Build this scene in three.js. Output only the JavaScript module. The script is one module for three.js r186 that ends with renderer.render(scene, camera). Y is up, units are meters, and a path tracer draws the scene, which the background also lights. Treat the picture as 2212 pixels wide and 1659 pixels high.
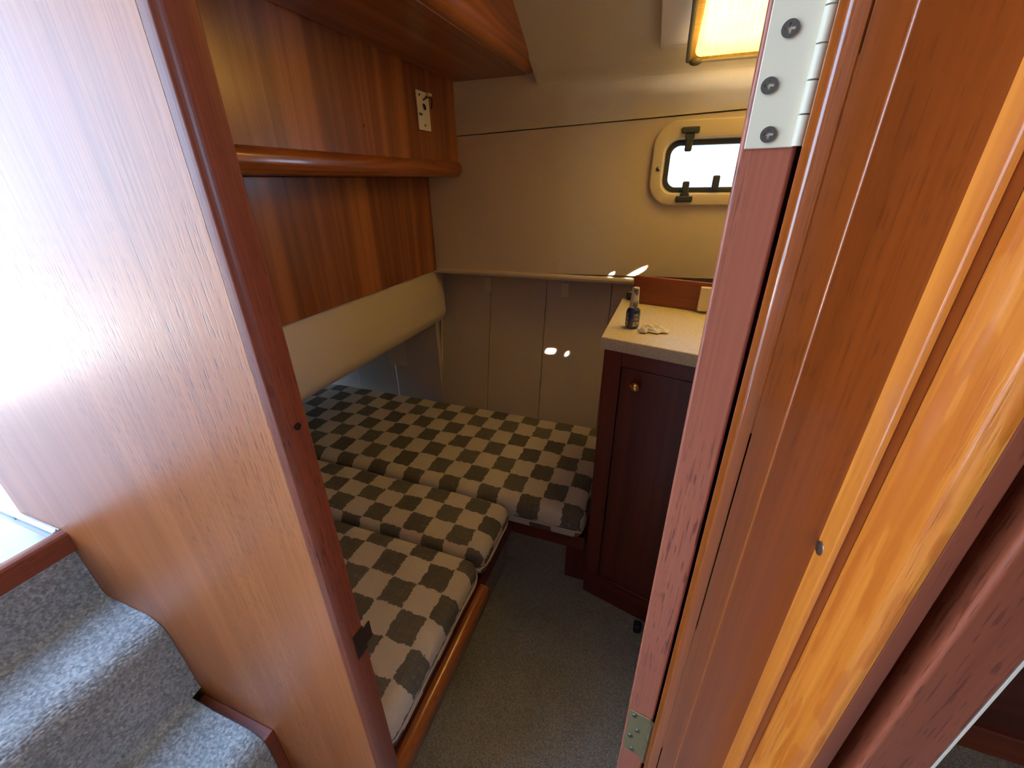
import * as THREE from 'three';
import { RoundedBoxGeometry } from 'three/addons/geometries/RoundedBoxGeometry.js';
import { mergeGeometries, mergeVertices, toCreasedNormals } from 'three/addons/utils/BufferGeometryUtils.js';
import { RectAreaLightUniformsLib } from 'three/addons/lights/RectAreaLightUniformsLib.js';

// ------------------------------------------------------------------ camera, sky, sun, exposure
const W = 2212, H = 1659, FOCAL = 895, EYE = 1.35;
const scene = new THREE.Scene();
const camera = new THREE.PerspectiveCamera(2 * Math.atan(H / 2 / FOCAL) * 180 / Math.PI, W / H, 0.02, 200);
{ // orientation found from the vanishing points of the door posts and of the shelf rails
  const fwd = new THREE.Vector3(1469 - W / 2, -(390 - H / 2), -FOCAL).normalize();      // into the cabin, in camera axes
  const down = new THREE.Vector3(1131 - W / 2, -(2670 - H / 2), -FOCAL);
  down.addScaledVector(fwd, -down.dot(fwd)).normalize();
  const Z = fwd.clone().negate(), Y = down.clone().negate(), X = new THREE.Vector3().crossVectors(Y, Z);
  const m = new THREE.Matrix4().makeBasis(X, Y, Z).transpose();
  camera.quaternion.setFromRotationMatrix(m);
  camera.position.set(0, EYE, 0);
}
const renderer = new THREE.WebGLRenderer({ antialias: true });
renderer.toneMapping = THREE.LinearToneMapping;
renderer.toneMappingExposure = 2.1;
renderer.shadowMap.enabled = true;
RectAreaLightUniformsLib.init();
{ // plain daylight sky: pale at the horizon, bluer overhead
  const w = 64, h = 64, d = new Float32Array(w * h * 4);
  for (let j = 0; j < h; j++) {
    const e = (j + 0.5) / h * 2 - 1, t = Math.pow(Math.max(0, e), 0.6);
    for (let i = 0; i < w; i++) d.set([0.56 - 0.24 * t, 0.83 - 0.22 * t, 1.20, 1], (j * w + i) * 4);
  }
  const sky = new THREE.DataTexture(d, w, h, THREE.RGBAFormat, THREE.FloatType);
  sky.mapping = THREE.EquirectangularReflectionMapping; sky.magFilter = THREE.LinearFilter; sky.needsUpdate = true;
  scene.background = sky; scene.backgroundIntensity = 4;
}
const sun = new THREE.DirectionalLight(0xfff4e4, 62);
sun.position.set(0.36 * 5, 1.35 + 0.76 * 5, 0.34 * 5 - 1); sun.target.position.set(0, 1.35, -1);
sun.castShadow = true; sun.shadow.mapSize.set(2048, 2048);
Object.assign(sun.shadow.camera, { left: -5, right: 5, top: 5, bottom: -5, near: 0.1, far: 15 });
scene.add(sun, sun.target);

// ------------------------------------------------------------------ helpers
let seedState = 7;
const rnd = () => { seedState = (seedState * 1664525 + 1013904223) >>> 0; return seedState / 4294967296; };
const hash = (x, y, s) => { let h = (x * 374761393 + y * 668265263 + s * 1442695041) | 0; h = Math.imul(h ^ (h >>> 13), 1274126177); h ^= h >>> 16; return (h >>> 0) / 4294967296; };
const mod = (a, n) => ((a % n) + n) % n;
function vnoise(x, y, px, py, s) { // value noise, periodic in px, py lattice cells
  const xi = Math.floor(x), yi = Math.floor(y), fx = x - xi, fy = y - yi;
  const u = fx * fx * (3 - 2 * fx), v = fy * fy * (3 - 2 * fy);
  const x0 = mod(xi, px), x1 = mod(xi + 1, px), y0 = mod(yi, py), y1 = mod(yi + 1, py);
  const a = hash(x0, y0, s), b = hash(x1, y0, s), c = hash(x0, y1, s), d = hash(x1, y1, s);
  return a + (b - a) * u + (c - a) * v + (a - b - c + d) * u * v;
}
const clamp = (x, a = 0, b = 1) => Math.min(b, Math.max(a, x));
const lerp = (a, b, t) => a + (b - a) * t;
const mix3 = (a, b, t) => [lerp(a[0], b[0], t), lerp(a[1], b[1], t), lerp(a[2], b[2], t)];
const smooth = (a, b, x) => { const t = clamp((x - a) / (b - a)); return t * t * (3 - 2 * t); };
function dataTex(w, h, fn, srgb, rx, ry) {
  const d = new Uint8Array(w * h * 4);
  for (let j = 0; j < h; j++) for (let i = 0; i < w; i++) { const c = fn(i / w, j / h, i, j); const k = (j * w + i) * 4; d[k] = c[0]; d[k + 1] = c[1]; d[k + 2] = c[2]; d[k + 3] = 255; }
  const t = new THREE.DataTexture(d, w, h); t.wrapS = t.wrapT = THREE.RepeatWrapping; t.magFilter = THREE.LinearFilter; t.minFilter = THREE.LinearMipmapLinearFilter; t.generateMipmaps = true;
  if (srgb) t.colorSpace = THREE.SRGBColorSpace;
  t.repeat.set(1 / rx, 1 / ry); t.needsUpdate = true; return t;
}
// wood: u across the grain, v along it; wm x hm metres per tile
function wood({ seed, px = 1024, py = 1024, wm = 0.6, hm = 1.2, dark, light, band = 0.7, bandN = 14, pore = 0.5, blotch = 0, rough = 0.3, coat = 0.6, coatRough = 0.12, bump = 0.0003, vWarp = 0.5, spec = 1 }) {
  const P = Math.round(wm * 1000 / 0.85), PV = Math.max(2, Math.round(hm * 60)), F = Math.round(wm * 520), FV = Math.max(2, Math.round(hm * 7));
  const relief = new Uint8Array(px * py);
  const map = dataTex(px, py, (u, v, i, j) => {
    const uw = u + (vnoise(u * 5, v * 2, 5, 2, seed + 1) - 0.5) * 0.05 * vWarp;
    let b = 0.55 * vnoise(uw * bandN, v * 1, bandN, 1, seed + 2) + 0.45 * vnoise(uw * bandN * 3, v * 2, bandN * 3, 2, seed + 3);
    b = clamp((b - 0.5) * 1.5 + 0.5);
    const f = vnoise(uw * F, v * FV, F, FV, seed + 6), q = vnoise(u * 7, v * 4, 7, 4, seed + 7);
    let c = mix3(dark, light, clamp(0.5 + (b - 0.5) * band + (f - 0.5) * 0.28 + (q - 0.5) * 0.18));
    if (blotch) { const m = smooth(0.52, 0.62, 0.6 * vnoise(u * 24, v * 30, 24, 30, seed + 11) + 0.4 * vnoise(u * 60, v * 44, 60, 44, seed + 12)) * blotch; c = mix3(c, dark, m); }
    const pr = smooth(0.72, 0.88, vnoise(u * P, v * PV, P, PV, seed + 5)) * smooth(0.35, 0.7, q), p = pr * pore;
    relief[j * px + i] = 190 - 120 * pr * Math.max(0.5, pore) + 40 * (f - 0.5) + 24 * (vnoise(u * 90, v * 120, 90, 120, seed + 21) - 0.5);
    return [c[0] * (1 - 0.45 * p), c[1] * (1 - 0.5 * p), c[2] * (1 - 0.5 * p)];
  }, true, wm, hm);
  const bm = dataTex(px, py, (u, v, i, j) => { const h = relief[j * px + i]; return [h, h, h]; }, false, wm, hm);
  return new THREE.MeshPhysicalMaterial({ map, bumpMap: bm, bumpScale: bump, roughness: rough, clearcoat: coat, clearcoatRoughness: coatRough, specularIntensity: spec });
}
const plain = (hex, roughness = 0.6, extra = {}) => new THREE.MeshPhysicalMaterial({ color: hex, roughness, ...extra });

// uv in metres; grain axis gives v. dg: sign for the rounded corners (u = a + dg * b)
function woodUV(g, grain = 'y', dg = 1, off = null) {
  g = g.index ? g.toNonIndexed() : g;
  const p = g.attributes.position, n = p.count, uv = new Float32Array(n * 2), o = off ?? [rnd() * 3, rnd() * 3];
  const A = new THREE.Vector3(), B = new THREE.Vector3(), C = new THREE.Vector3(), N = new THREE.Vector3();
  const ax = { x: 0, y: 1, z: 2 }[grain], others = [0, 1, 2].filter((k) => k !== ax);
  for (let i = 0; i < n; i += 3) {
    A.fromBufferAttribute(p, i); B.fromBufferAttribute(p, i + 1); C.fromBufferAttribute(p, i + 2);
    N.crossVectors(B.clone().sub(A), C.clone().sub(A)).normalize();
    const end = Math.abs(N.getComponent(ax)) > 0.8;
    [A, B, C].forEach((q, k) => {
      const a = q.getComponent(others[0]), b = q.getComponent(others[1]);
      uv[(i + k) * 2] = (end ? a : a + dg * b) + o[0]; uv[(i + k) * 2 + 1] = (end ? b : q.getComponent(ax)) + o[1];
    });
  }
  g.setAttribute('uv', new THREE.BufferAttribute(uv, 2)); return g;
}
function boxUV(g, off = [0, 0]) {
  g = g.index ? g.toNonIndexed() : g;
  const p = g.attributes.position, n = p.count, uv = new Float32Array(n * 2), A = new THREE.Vector3(), B = new THREE.Vector3(), C = new THREE.Vector3();
  for (let i = 0; i < n; i += 3) {
    A.fromBufferAttribute(p, i); B.fromBufferAttribute(p, i + 1); C.fromBufferAttribute(p, i + 2);
    const N = B.clone().sub(A).cross(C.clone().sub(A)), a = [Math.abs(N.x), Math.abs(N.y), Math.abs(N.z)], k = a.indexOf(Math.max(...a));
    [A, B, C].forEach((q, j) => { uv[(i + j) * 2] = (k === 0 ? q.z : q.x) + off[0]; uv[(i + j) * 2 + 1] = (k === 1 ? q.z : q.y) + off[1]; });
  }
  g.setAttribute('uv', new THREE.BufferAttribute(uv, 2)); return g;
}
const rb = (x0, x1, y0, y1, z0, z1, r = 0.003, seg = 2) => new RoundedBoxGeometry(x1 - x0, y1 - y0, z1 - z0, seg, Math.min(r, (x1 - x0) / 2.01, (y1 - y0) / 2.01, (z1 - z0) / 2.01)).translate((x0 + x1) / 2, (y0 + y1) / 2, (z0 + z1) / 2);
const bx = (x0, x1, y0, y1, z0, z1) => new THREE.BoxGeometry(x1 - x0, y1 - y0, z1 - z0).translate((x0 + x1) / 2, (y0 + y1) / 2, (z0 + z1) / 2);
function shapeOf(pts) { const s = new THREE.Shape(); pts.forEach(([a, b], i) => (i ? s.lineTo(a, b) : s.moveTo(a, b))); s.closePath(); return s; }
function prismY(pts, y0, y1, crease = 0.7) { // (x, z) outline extruded upwards
  const g = new THREE.ExtrudeGeometry(shapeOf(pts.map(([x, z]) => [x, -z])), { depth: y1 - y0, bevelEnabled: false }).rotateX(-Math.PI / 2).translate(0, y0, 0);
  return toCreasedNormals(g, crease);
}
function prismX(pts, x0, x1, crease = 0.7) { // (z, y) outline extruded along x
  const g = new THREE.ExtrudeGeometry(shapeOf(pts.map(([z, y]) => [-z, y])), { depth: x1 - x0, bevelEnabled: false }).rotateY(Math.PI / 2).translate(x0, 0, 0);
  return toCreasedNormals(g, crease);
}
function prismZ(pts, z0, z1, crease = 0.7, holes = []) { // (x, y) outline extruded along z
  const s = shapeOf(pts); for (const h of holes) s.holes.push(h);
  return toCreasedNormals(new THREE.ExtrudeGeometry(s, { depth: z1 - z0, bevelEnabled: false, curveSegments: 10 }).translate(0, 0, z0), crease);
}
const arc = (cx, cy, r, a0, a1, n = 8) => Array.from({ length: n + 1 }, (_, i) => { const a = (a0 + (a1 - a0) * i / n) * Math.PI / 180; return [cx + r * Math.cos(a), cy + r * Math.sin(a)]; });
function rrPath(P, x0, x1, y0, y1, r) {
  P.moveTo(x0 + r, y0); P.lineTo(x1 - r, y0); P.absarc(x1 - r, y0 + r, r, -Math.PI / 2, 0); P.lineTo(x1, y1 - r); P.absarc(x1 - r, y1 - r, r, 0, Math.PI / 2);
  P.lineTo(x0 + r, y1); P.absarc(x0 + r, y1 - r, r, Math.PI / 2, Math.PI); P.lineTo(x0, y0 + r); P.absarc(x0 + r, y0 + r, r, Math.PI, 1.5 * Math.PI); return P;
}
const rrShape = (...a) => rrPath(new THREE.Shape(), ...a), rrHole = (...a) => rrPath(new THREE.Path(), ...a);
const tube = (pts, r, seg = 40, rad = 8, closed = false) => new THREE.TubeGeometry(new THREE.CatmullRomCurve3(pts.map((p) => new THREE.Vector3(...p)), closed, 'catmullrom', 0.3), seg, r, rad, closed);
const merge = (list) => mergeGeometries(list.map((g) => { const q = g.index ? g.toNonIndexed() : g.clone(); for (const k of Object.keys(q.attributes)) if (!['position', 'normal', 'uv'].includes(k)) q.deleteAttribute(k); return q; }));

const taken = {};
function numbered(name) { const n = taken[name] ?? 0; taken[name] = n + 1; return n ? `${name}_${String(n).padStart(3, '0')}` : name; }
function part(parent, name, geo, mat, label) {
  const m = new THREE.Mesh(geo, mat); m.name = name; m.castShadow = m.receiveShadow = true; if (label) m.userData.label = label; parent.add(m); return m;
}
function group(name, kind, label, category, grp) {
  const g = new THREE.Group(); g.name = numbered(name); g.userData = { label, category }; if (kind) g.userData.kind = kind; if (grp) g.userData.group = grp; scene.add(g); return g;
}
const thing = (name, label, category, grp) => group(name, null, label, category, grp);
const struct = (name, label, category) => group(name, 'structure', label, category);
function single(name, geo, mat, label, category, kind, grp) {
  const m = part(scene, numbered(name), geo, mat, label); m.userData.category = category; if (kind) m.userData.kind = kind; if (grp) m.userData.group = grp; return m;
}

// ------------------------------------------------------------------ materials
const M = {};
M.panel = wood({ seed: 11, px: 2048, py: 2048, wm: 0.9, hm: 1.6, dark: [164, 88, 40], light: [220, 136, 74], band: 0.35, bandN: 18, pore: 0.45, rough: 0.42, coat: 0.3, coatRough: 0.34, bump: 0.0006, spec: 1 });
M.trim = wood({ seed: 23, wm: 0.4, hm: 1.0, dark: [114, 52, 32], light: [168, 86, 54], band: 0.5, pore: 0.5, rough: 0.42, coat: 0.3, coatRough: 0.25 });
M.bulk = wood({ seed: 37, wm: 0.75, hm: 1.4, dark: [116, 62, 34], light: [186, 116, 68], band: 0.75, bandN: 22, pore: 0.15, rough: 0.42, coat: 0.5, coatRough: 0.22, bump: 0.00015 });
M.rail = wood({ seed: 41, wm: 0.3, hm: 0.7, dark: [122, 60, 22], light: [190, 106, 46], band: 0.9, bandN: 16, pore: 0.3, vWarp: 3, rough: 0.32, coat: 0.7, coatRough: 0.12 });
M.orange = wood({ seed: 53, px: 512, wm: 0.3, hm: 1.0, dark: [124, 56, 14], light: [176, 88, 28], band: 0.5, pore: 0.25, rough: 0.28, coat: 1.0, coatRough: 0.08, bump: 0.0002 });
M.gold = wood({ seed: 67, px: 1024, py: 2048, wm: 0.25, hm: 1.0, dark: [188, 94, 22], light: [246, 158, 58], band: 0.5, pore: 0.12, blotch: 0.6, rough: 0.36, coat: 0.55, coatRough: 0.12, bump: 0.0004 });
M.gold2 = wood({ seed: 71, px: 512, py: 1024, wm: 0.25, hm: 1.0, dark: [184, 94, 22], light: [238, 148, 52], band: 0.6, pore: 0.15, blotch: 0.15, rough: 0.34, coat: 0.6, coatRough: 0.1, bump: 0.0003 });
M.dark = wood({ seed: 83, wm: 0.5, hm: 1.0, dark: [74, 27, 19], light: [118, 50, 31], band: 0.6, pore: 0.2, rough: 0.4, coat: 0.4, coatRough: 0.2 });
M.doorEdge = wood({ seed: 97, px: 512, py: 1024, wm: 0.2, hm: 0.6, dark: [150, 78, 54], light: [196, 112, 82], band: 0.4, bandN: 8, pore: 0.6, rough: 0.4, coat: 0.3, coatRough: 0.3 });
const speck = (seed, c0, c1, n, a, w, h) => dataTex(w, h, (u, v) => { const t = clamp(0.5 + (vnoise(u * n, v * n, n, n, seed) - 0.5) * a + (vnoise(u * n * 2, v * n * 2, n * 2, n * 2, seed + 1) - 0.5) * a * 0.6 + (vnoise(u * 6, v * 6, 6, 6, seed + 2) - 0.5) * 0.3); return mix3(c0, c1, t); }, true, 0.5, 0.5);
const speckB = (seed, n) => dataTex(512, 512, (u, v) => { const h = 255 * (0.6 * vnoise(u * n, v * n, n, n, seed) + 0.4 * vnoise(u * n * 2, v * n * 2, n * 2, n * 2, seed + 1)); return [h, h, h]; }, false, 0.5, 0.5);
// loop pile: one rounded nub per jittered cell; returns [distance to the nearest nub, its random tone]
function nub(x, y, per, seed) {
  const xi = Math.floor(x), yi = Math.floor(y); let best = 9, tone = 0;
  for (let j = -1; j <= 1; j++) for (let i = -1; i <= 1; i++) {
    const cx = mod(xi + i, per), cy = mod(yi + j, per), dx = xi + i + 0.15 + 0.7 * hash(cx, cy, seed) - x, dy = yi + j + 0.15 + 0.7 * hash(cx, cy, seed + 1) - y, d = dx * dx + dy * dy;
    if (d < best) { best = d; tone = hash(cx, cy, seed + 2); }
  }
  return [Math.sqrt(best), tone];
}
const pile = (seed, c0, c1, n, size) => { // n nubs along 0.5 m
  const hs = new Uint8Array(size * size);
  const map = dataTex(size, size, (u, v, i, j) => {
    const [d, t] = nub(u * n, v * n, n, seed), q = vnoise(u * n * 1.7, v * n * 1.7, Math.round(n * 1.7), Math.round(n * 1.7), seed + 4);
    hs[j * size + i] = 255 * clamp(1.05 - d * 1.1 + (q - 0.5) * 0.2);
    return mix3(c0, c1, clamp(0.12 + 0.62 * t + (q - 0.5) * 0.5 + (vnoise(u * 6, v * 6, 6, 6, seed + 5) - 0.5) * 0.25));
  }, true, 0.5, 0.5);
  return [map, dataTex(size, size, (u, v, i, j) => { const h = hs[j * size + i]; return [h, h, h]; }, false, 0.5, 0.5)];
};
{
  const [m1, b1] = pile(101, [142, 137, 125], [200, 195, 181], 160, 1024); M.carpet = new THREE.MeshPhysicalMaterial({ map: m1, bumpMap: b1, bumpScale: 0.003, roughness: 1, sheen: 0.3, sheenRoughness: 0.8 });
  const [m2] = pile(111, [146, 152, 150], [220, 226, 222], 100, 1024); M.stairCarpet = new THREE.MeshPhysicalMaterial({ map: m2, roughness: 1, sheen: 0.3, sheenRoughness: 0.8 });
}
const vinylBump = dataTex(512, 512, (u, v) => { const h = 128 + 90 * (vnoise(u * 200, v * 200, 200, 200, 5) - 0.5) + 60 * (vnoise(u * 5, v * 5, 5, 5, 6) - 0.5); return [h, h, h]; }, false, 0.4, 0.4);
M.vinyl = plain(0xdcd2bd, 0.5, { bumpMap: vinylBump, bumpScale: 0.0006 });
M.liner = plain(0xcac0b6, 0.45, { bumpMap: vinylBump, bumpScale: 0.0006 });
M.headliner = plain(0xdad6c4, 0.7, { bumpMap: vinylBump, bumpScale: 0.0008 });
M.bolster = plain(0xd6ccb8, 0.5, { bumpMap: vinylBump, bumpScale: 0.0008 });
M.cream = plain(0xd8d0ba, 0.35);
M.creamPlate = plain(0xe6d8b8, 0.4);
M.black = plain(0x1c1d1e, 0.5);
M.gasket = plain(0x39434a, 0.55);
M.steel = plain(0x8f8f8a, 0.35, { metalness: 1 });
M.brass = plain(0xb9ac82, 0.32, { metalness: 0.9 });
M.darkBrass = plain(0x4a3a30, 0.4, { metalness: 0.6 });
M.gold_ = plain(0xe0b668, 0.16, { metalness: 1 });
M.white = plain(0xe8e6dc, 0.6);
M.glass = new THREE.MeshPhysicalMaterial({ color: 0xffffff, transmission: 1, thickness: 0, roughness: 0.02, ior: 1.5 });
M.saloonWall = plain(0xd9cfbd, 0.7);
M.saloonWood = plain(0x7a4a2a, 0.5);
M.counter = new THREE.MeshPhysicalMaterial({ map: speck(131, [212, 202, 170], [236, 228, 200], 240, 1.2, 1024, 1024), roughness: 0.4 });

// ------------------------------------------------------------------ the setting
const ZD = -0.27, ZR = -0.306, XL = -0.364;         // face of the door bulkhead, its cabin side, left edge of the doorway
const STRUCT = 'structure';

// cabin and passage floor
{
  const f = struct('floor', 'taupe grey loop carpet on the cabin and passage floor', 'floor');
  part(f, 'carpet', boxUV(bx(-0.9, 1.7, -0.03, 0, -1.75, 2.4)), M.carpet);
  part(f, 'subfloor', boxUV(bx(-1.96, -0.9, -0.03, 0, -1.8, 2.4)), M.carpet);
}
// bulkhead with the doorway: big varnished panel on the left of the opening
{
  const w = struct('wall_doorway', 'large glossy varnished wood bulkhead panel beside the carpeted steps', 'wall');
  part(w, 'panel', woodUV(prismZ([[-0.3825, 0], [-0.3825, 2.75], [-1.21, 2.75], [-1.21, 0.738], [-1.0667, 0.738], [-1.0667, 0.6885], [-1.12, 0.6885], [-1.12, 0]], ZR, ZD), 'y', 1, [0.2, 0.1]), M.panel);
  part(w, 'seam_line', bx(-0.3826, -0.3815, 0, 2.0, ZR + 0.004, ZD - 0.0003), plain(0xe0b890, 0.5), 'thin pale line between panel and edge strip');
  const r = 0.007;
  part(w, 'edge_strip', woodUV(prismY([[-0.3815, ZR], [XL - 0.003, ZR], [XL, ZR + 0.003], ...arc(XL - r, ZD - r, r, 0, 90, 5), [-0.3815, ZD]], 0, 2.0), 'y', 1), M.trim, 'reddish solid wood strip lining the door opening');
  part(w, 'header', woodUV(bx(XL, 0.06, 1.86, 2.75, ZR, ZD), 'x'), M.panel);
  part(w, 'upper_strip', woodUV(bx(-0.3815, XL, 2.0, 2.75, ZR, ZD), 'y'), M.trim);
}
// right hand jamb: stepped varnished mouldings coming towards the viewer
{
  const w = struct('wall_jamb', 'stepped varnished wood door jamb on the hinge side', 'wall');
  const r = 0.011;
  const jamb = [[0.0665, ZD], [0.083, ZD], [0.083, ZR], [0.072, ZR], [0.072, ZD - 0.014], ...arc(0.0566 + r, ZD - r, r, 200, 90, 8)];
  part(w, 'jamb_post', woodUV(prismY(jamb, 0, 2.0), 'y', 1), M.orange, 'glossy rounded door post edge');
  part(w, 'face_board', woodUV(rb(0.0824, 0.126, 0, 2.0, ZR, ZD + 0.0022, 0.0012), 'y', 1), M.orange, 'flat reddish board');
  const r5 = 0.0028, z5 = -0.248;
  part(w, 'corner_bead', woodUV(prismY([[0.124, ZR], [0.124, z5 - r5], ...arc(0.124 + r5, z5 - r5, r5, 180, 90, 6), [0.1272, z5], [0.1272, ZR]], 0, 2.0), 'y', 1), M.gold2, 'golden varnished rounded bead with a screw');
  part(w, 'bead_shaded_face', woodUV(rb(0.1273, 0.1334, 0, 2.0, ZR, z5 - 0.0008, 0.0008), 'y', 1), M.orange, 'narrow front of the bead with its shade painted as reddish wood');  // front of the bead, its shade painted in as a darker wood
  const r6 = 0.010, z6 = -0.206;
  part(w, 'corner_post', woodUV(prismY([[0.1335, -0.262], [0.1335, z6 - r6], ...arc(0.1335 + r6, z6 - r6, r6, 180, 90, 8), [0.1436, z6], [0.1436, -0.262]], 0, 2.0), 'y', 1), M.gold, 'sun-bleached golden rounded post');
  part(w, 'post_shaded_face', woodUV(rb(0.1437, 0.1525, 0, 2.0, -0.262, z6, 0.001), 'y', 1), M.trim, 'front of the post with its shade painted as purplish brown wood');  // front of the golden post, shade put into a browner wood colour
  part(w, 'pocket_back', woodUV(bx(0.15, 0.2, 0, 2.0, -0.29, -0.245), 'y', 1), M.trim);
  part(w, 'pocket_board', woodUV(rb(0.165, 0.1955, 0, 2.0, -0.262, -0.204, 0.003), 'y', 1), M.trim, 'brown board with a worn pale edge');
  part(w, 'worn_edge', bx(0.1946, 0.1958, 0, 1.6, -0.2060, -0.2042), plain(0xe3d2b8, 0.7), 'chipped pale edge');
  part(w, 'backing', woodUV(bx(0.2, 0.24, 0, 2.75, -0.306, -0.27), 'y', 1), M.trim);
  part(w, 'rabbet', woodUV(prismY([[0.0655, -0.3065], [0.2395, -0.3065], [0.2395, -0.40], [0.0765, -0.40], [0.0655, -0.331]], 0, 2.0), 'y', 1), M.trim);
  part(w, 'upper_panel', woodUV(bx(0.06, 0.27, 2.0, 2.75, -0.306, -0.22), 'y', 1), M.panel);
}
// hull side: upper panel with the porthole, lower planked liner behind the berth
const PORT = [-0.052, 0.235, 1.318, 1.462];
{
  const w = struct('wall_hull', 'cream vinyl hull side panel above the berth with a porthole', 'wall');
  const hole = rrHole(PORT[0] - 0.012, PORT[1] + 0.012, PORT[2] - 0.012, PORT[3] + 0.012, 0.045);
  part(w, 'side_panel', boxUV(prismZ([[-1.0, 1.012], [0.45, 1.046], [0.45, 1.546], [-0.81, 1.507], [-1.0, 1.50]], -1.66, -1.62, 0.7, [hole])), M.vinyl);
  const lip = []; for (const [z, y] of [[-1.76, 1.0], [-1.625, 1.0], ...arc(-1.622, 1.010, 0.010, 270, 360, 4).map((p) => p), ...arc(-1.622, 1.014, 0.010, 0, 90, 4), [-1.76, 1.03]]) lip.push([z, y]);
  part(w, 'lower_lip', boxUV(prismX(lip, -0.98, -0.11)), M.vinyl, 'rounded padded lower edge');
part(w, 'frieze', boxUV(prismZ([[-1.0, 1.5055], [-0.81, 1.510], [0.45, 1.5495], [0.45, 1.72], [-1.0, 1.72]], -1.66, -1.6145)), M.headliner);
  part(w, 'seam_backing', boxUV(bx(-1.0, 0.45, 1.47, 1.58, -1.70, -1.661)), M.liner);
}
{
  const w = struct('wall_liner', 'grey beige planked liner behind the mattress', 'wall');
  const edges = [-0.985, -0.735, -0.475, -0.2, 0.07, 0.34, 0.45];
  const zAt = (y) => -1.63 - (y - 0.36) * 0.17;
  for (let i = 0; i < edges.length - 1; i++) {
    const g = bx(edges[i] + 0.0015, edges[i + 1] - 0.0015, 0.1, 1.02, -0.02, 0), p = g.attributes.position;
    for (let k = 0; k < p.count; k++) p.setZ(k, p.getZ(k) + zAt(p.getY(k)));
    g.computeVertexNormals(); part(w, i ? `plank_${String(i).padStart(3, '0')}` : 'plank', boxUV(g), M.liner);
  }
  const g = bx(-1.0, 0.47, 0, 1.05, -0.05, -0.021), p = g.attributes.position; for (let k = 0; k < p.count; k++) p.setZ(k, p.getZ(k) + zAt(p.getY(k))); g.computeVertexNormals();
  part(w, 'backing', boxUV(g), plain(0x8c8172, 0.7));
  for (let i = 0; i < 3; i++) { // the liner turns away under the side deck
    const a = prismY([[-0.988 - i * 0.29, -1.64 - i * 0.035], [-0.988 - i * 0.29, -1.67 - i * 0.035], [-1.274 - i * 0.29, -1.705 - i * 0.035], [-1.274 - i * 0.29, -1.675 - i * 0.035]], 0.1, i ? 0.69 : 1.0);
    part(w, `plank_${String(i + 6).padStart(3, '0')}`, boxUV(a), M.liner);
  }
  part(w, 'corner_strip', boxUV(tube([[-0.985, 0.3, -1.63], [-0.985, 0.7, -1.685], [-0.985, 1.0, -1.74]], 0.004, 8, 6)), M.vinyl);
}
// headliner: cove, sloping part with the hatch, flat part
const SL0 = new THREE.Vector3(0, 1.66, -1.585), SLV = new THREE.Vector3(0, 0.2, 0.335).normalize(), SLN = new THREE.Vector3(0, -0.335, 0.2).normalize();
const HOLES = [[0.260, 0.346, 0.027, 0.005, -0.59], [0.179, 0.355, 0.008, 0.004, -0.4], [0.145, 0.512, 0.022, 0.006, 0], [0.222, 0.515, 0.006, 0.004, 0]];
const onSlope = (g) => g.applyMatrix4(new THREE.Matrix4().makeBasis(new THREE.Vector3(1, 0, 0), SLV, SLN).setPosition(SL0)); // local x, y up the slope, z into the cabin
{
  const c = struct('ceiling', 'pale green-grey padded headliner curving up from the hull side', 'ceiling');
  const cove = [[-1.6145, 1.635]]; for (let i = 0; i <= 8; i++) { const t = i / 8, q = (1 - t) ** 2, m = 2 * t * (1 - t), e = t * t; cove.push([q * -1.6143 + m * -1.612 + e * -1.568, q * 1.64 + m * 1.652 + e * 1.670]); }
  cove.push([-1.58, 1.70], [-1.67, 1.70], [-1.67, 1.635]);
  part(c, 'cove', boxUV(prismX(cove, -0.494, 0.45, 1.2)), M.headliner);
  const s = shapeOf([[-0.494, 0.018], [0.45, 0.018], [0.45, 0.665], [-0.494, 0.665]]); s.holes.push(rrHole(-0.008, 0.37, 0.083, 0.615, 0.02));
  part(c, 'sloping_panel', boxUV(onSlope(new THREE.ExtrudeGeometry(s, { depth: 0.03, bevelEnabled: false }).translate(0, 0, -0.03))), M.headliner);
  part(c, 'flat_panel', boxUV(bx(-0.494, 0.45, 1.998, 2.03, -1.025, ZR)), M.headliner);
}
{
  const lab = (n, g, l) => single(n, boxUV(g), M.vinyl, l, 'wall', STRUCT);
  lab('wall_cabin_right', bx(0.24, 0.27, 0, 2.0, -0.97, ZR), 'plain cream wall behind the open cabin door');
  lab('wall_cabin_return', bx(0.27, 0.45, 0, 2.0, -1.02, -1.0), 'short return wall beside the dark cabinet');
  lab('wall_cabin_outer', bx(0.45, 0.48, 0, 2.0, -1.85, -1.0), 'cream end wall beyond the worktop');
  lab('wall_hull_ledge', bx(-1.3, 0.48, 1.047, 1.07, -1.86, -1.661), 'ledge closing the top of the grey liner');
  lab('wall_hull_corner', bx(-1.3, -1.001, 0.5, 2.0, -1.86, -1.665), 'corner of the hull side behind the bolster');
  lab('wall_deck_edge', bx(-1.3, -1.001, 1.9, 2.03, -1.66, ZR), 'edge of the deck above the lockers');
}
{
  single('ceiling_tunnel', boxUV(bx(-1.95, -1.2, 0.66, 0.689, -1.85, ZR)), M.liner, 'low grey ceiling of the berth tunnel', 'ceiling', STRUCT);
  single('wall_tunnel_end', boxUV(bx(-1.95, -1.92, 0, 0.659, -1.85, ZR)), M.liner, 'dark end of the berth tunnel under the saloon floor', 'wall', STRUCT);
  single('wall_tunnel_front', boxUV(bx(-1.95, -1.121, 0, 0.689, ZR, ZR + 0.03)), M.liner, 'inner face of the bulkhead beside the berth tunnel', 'wall', STRUCT);
}
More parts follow.
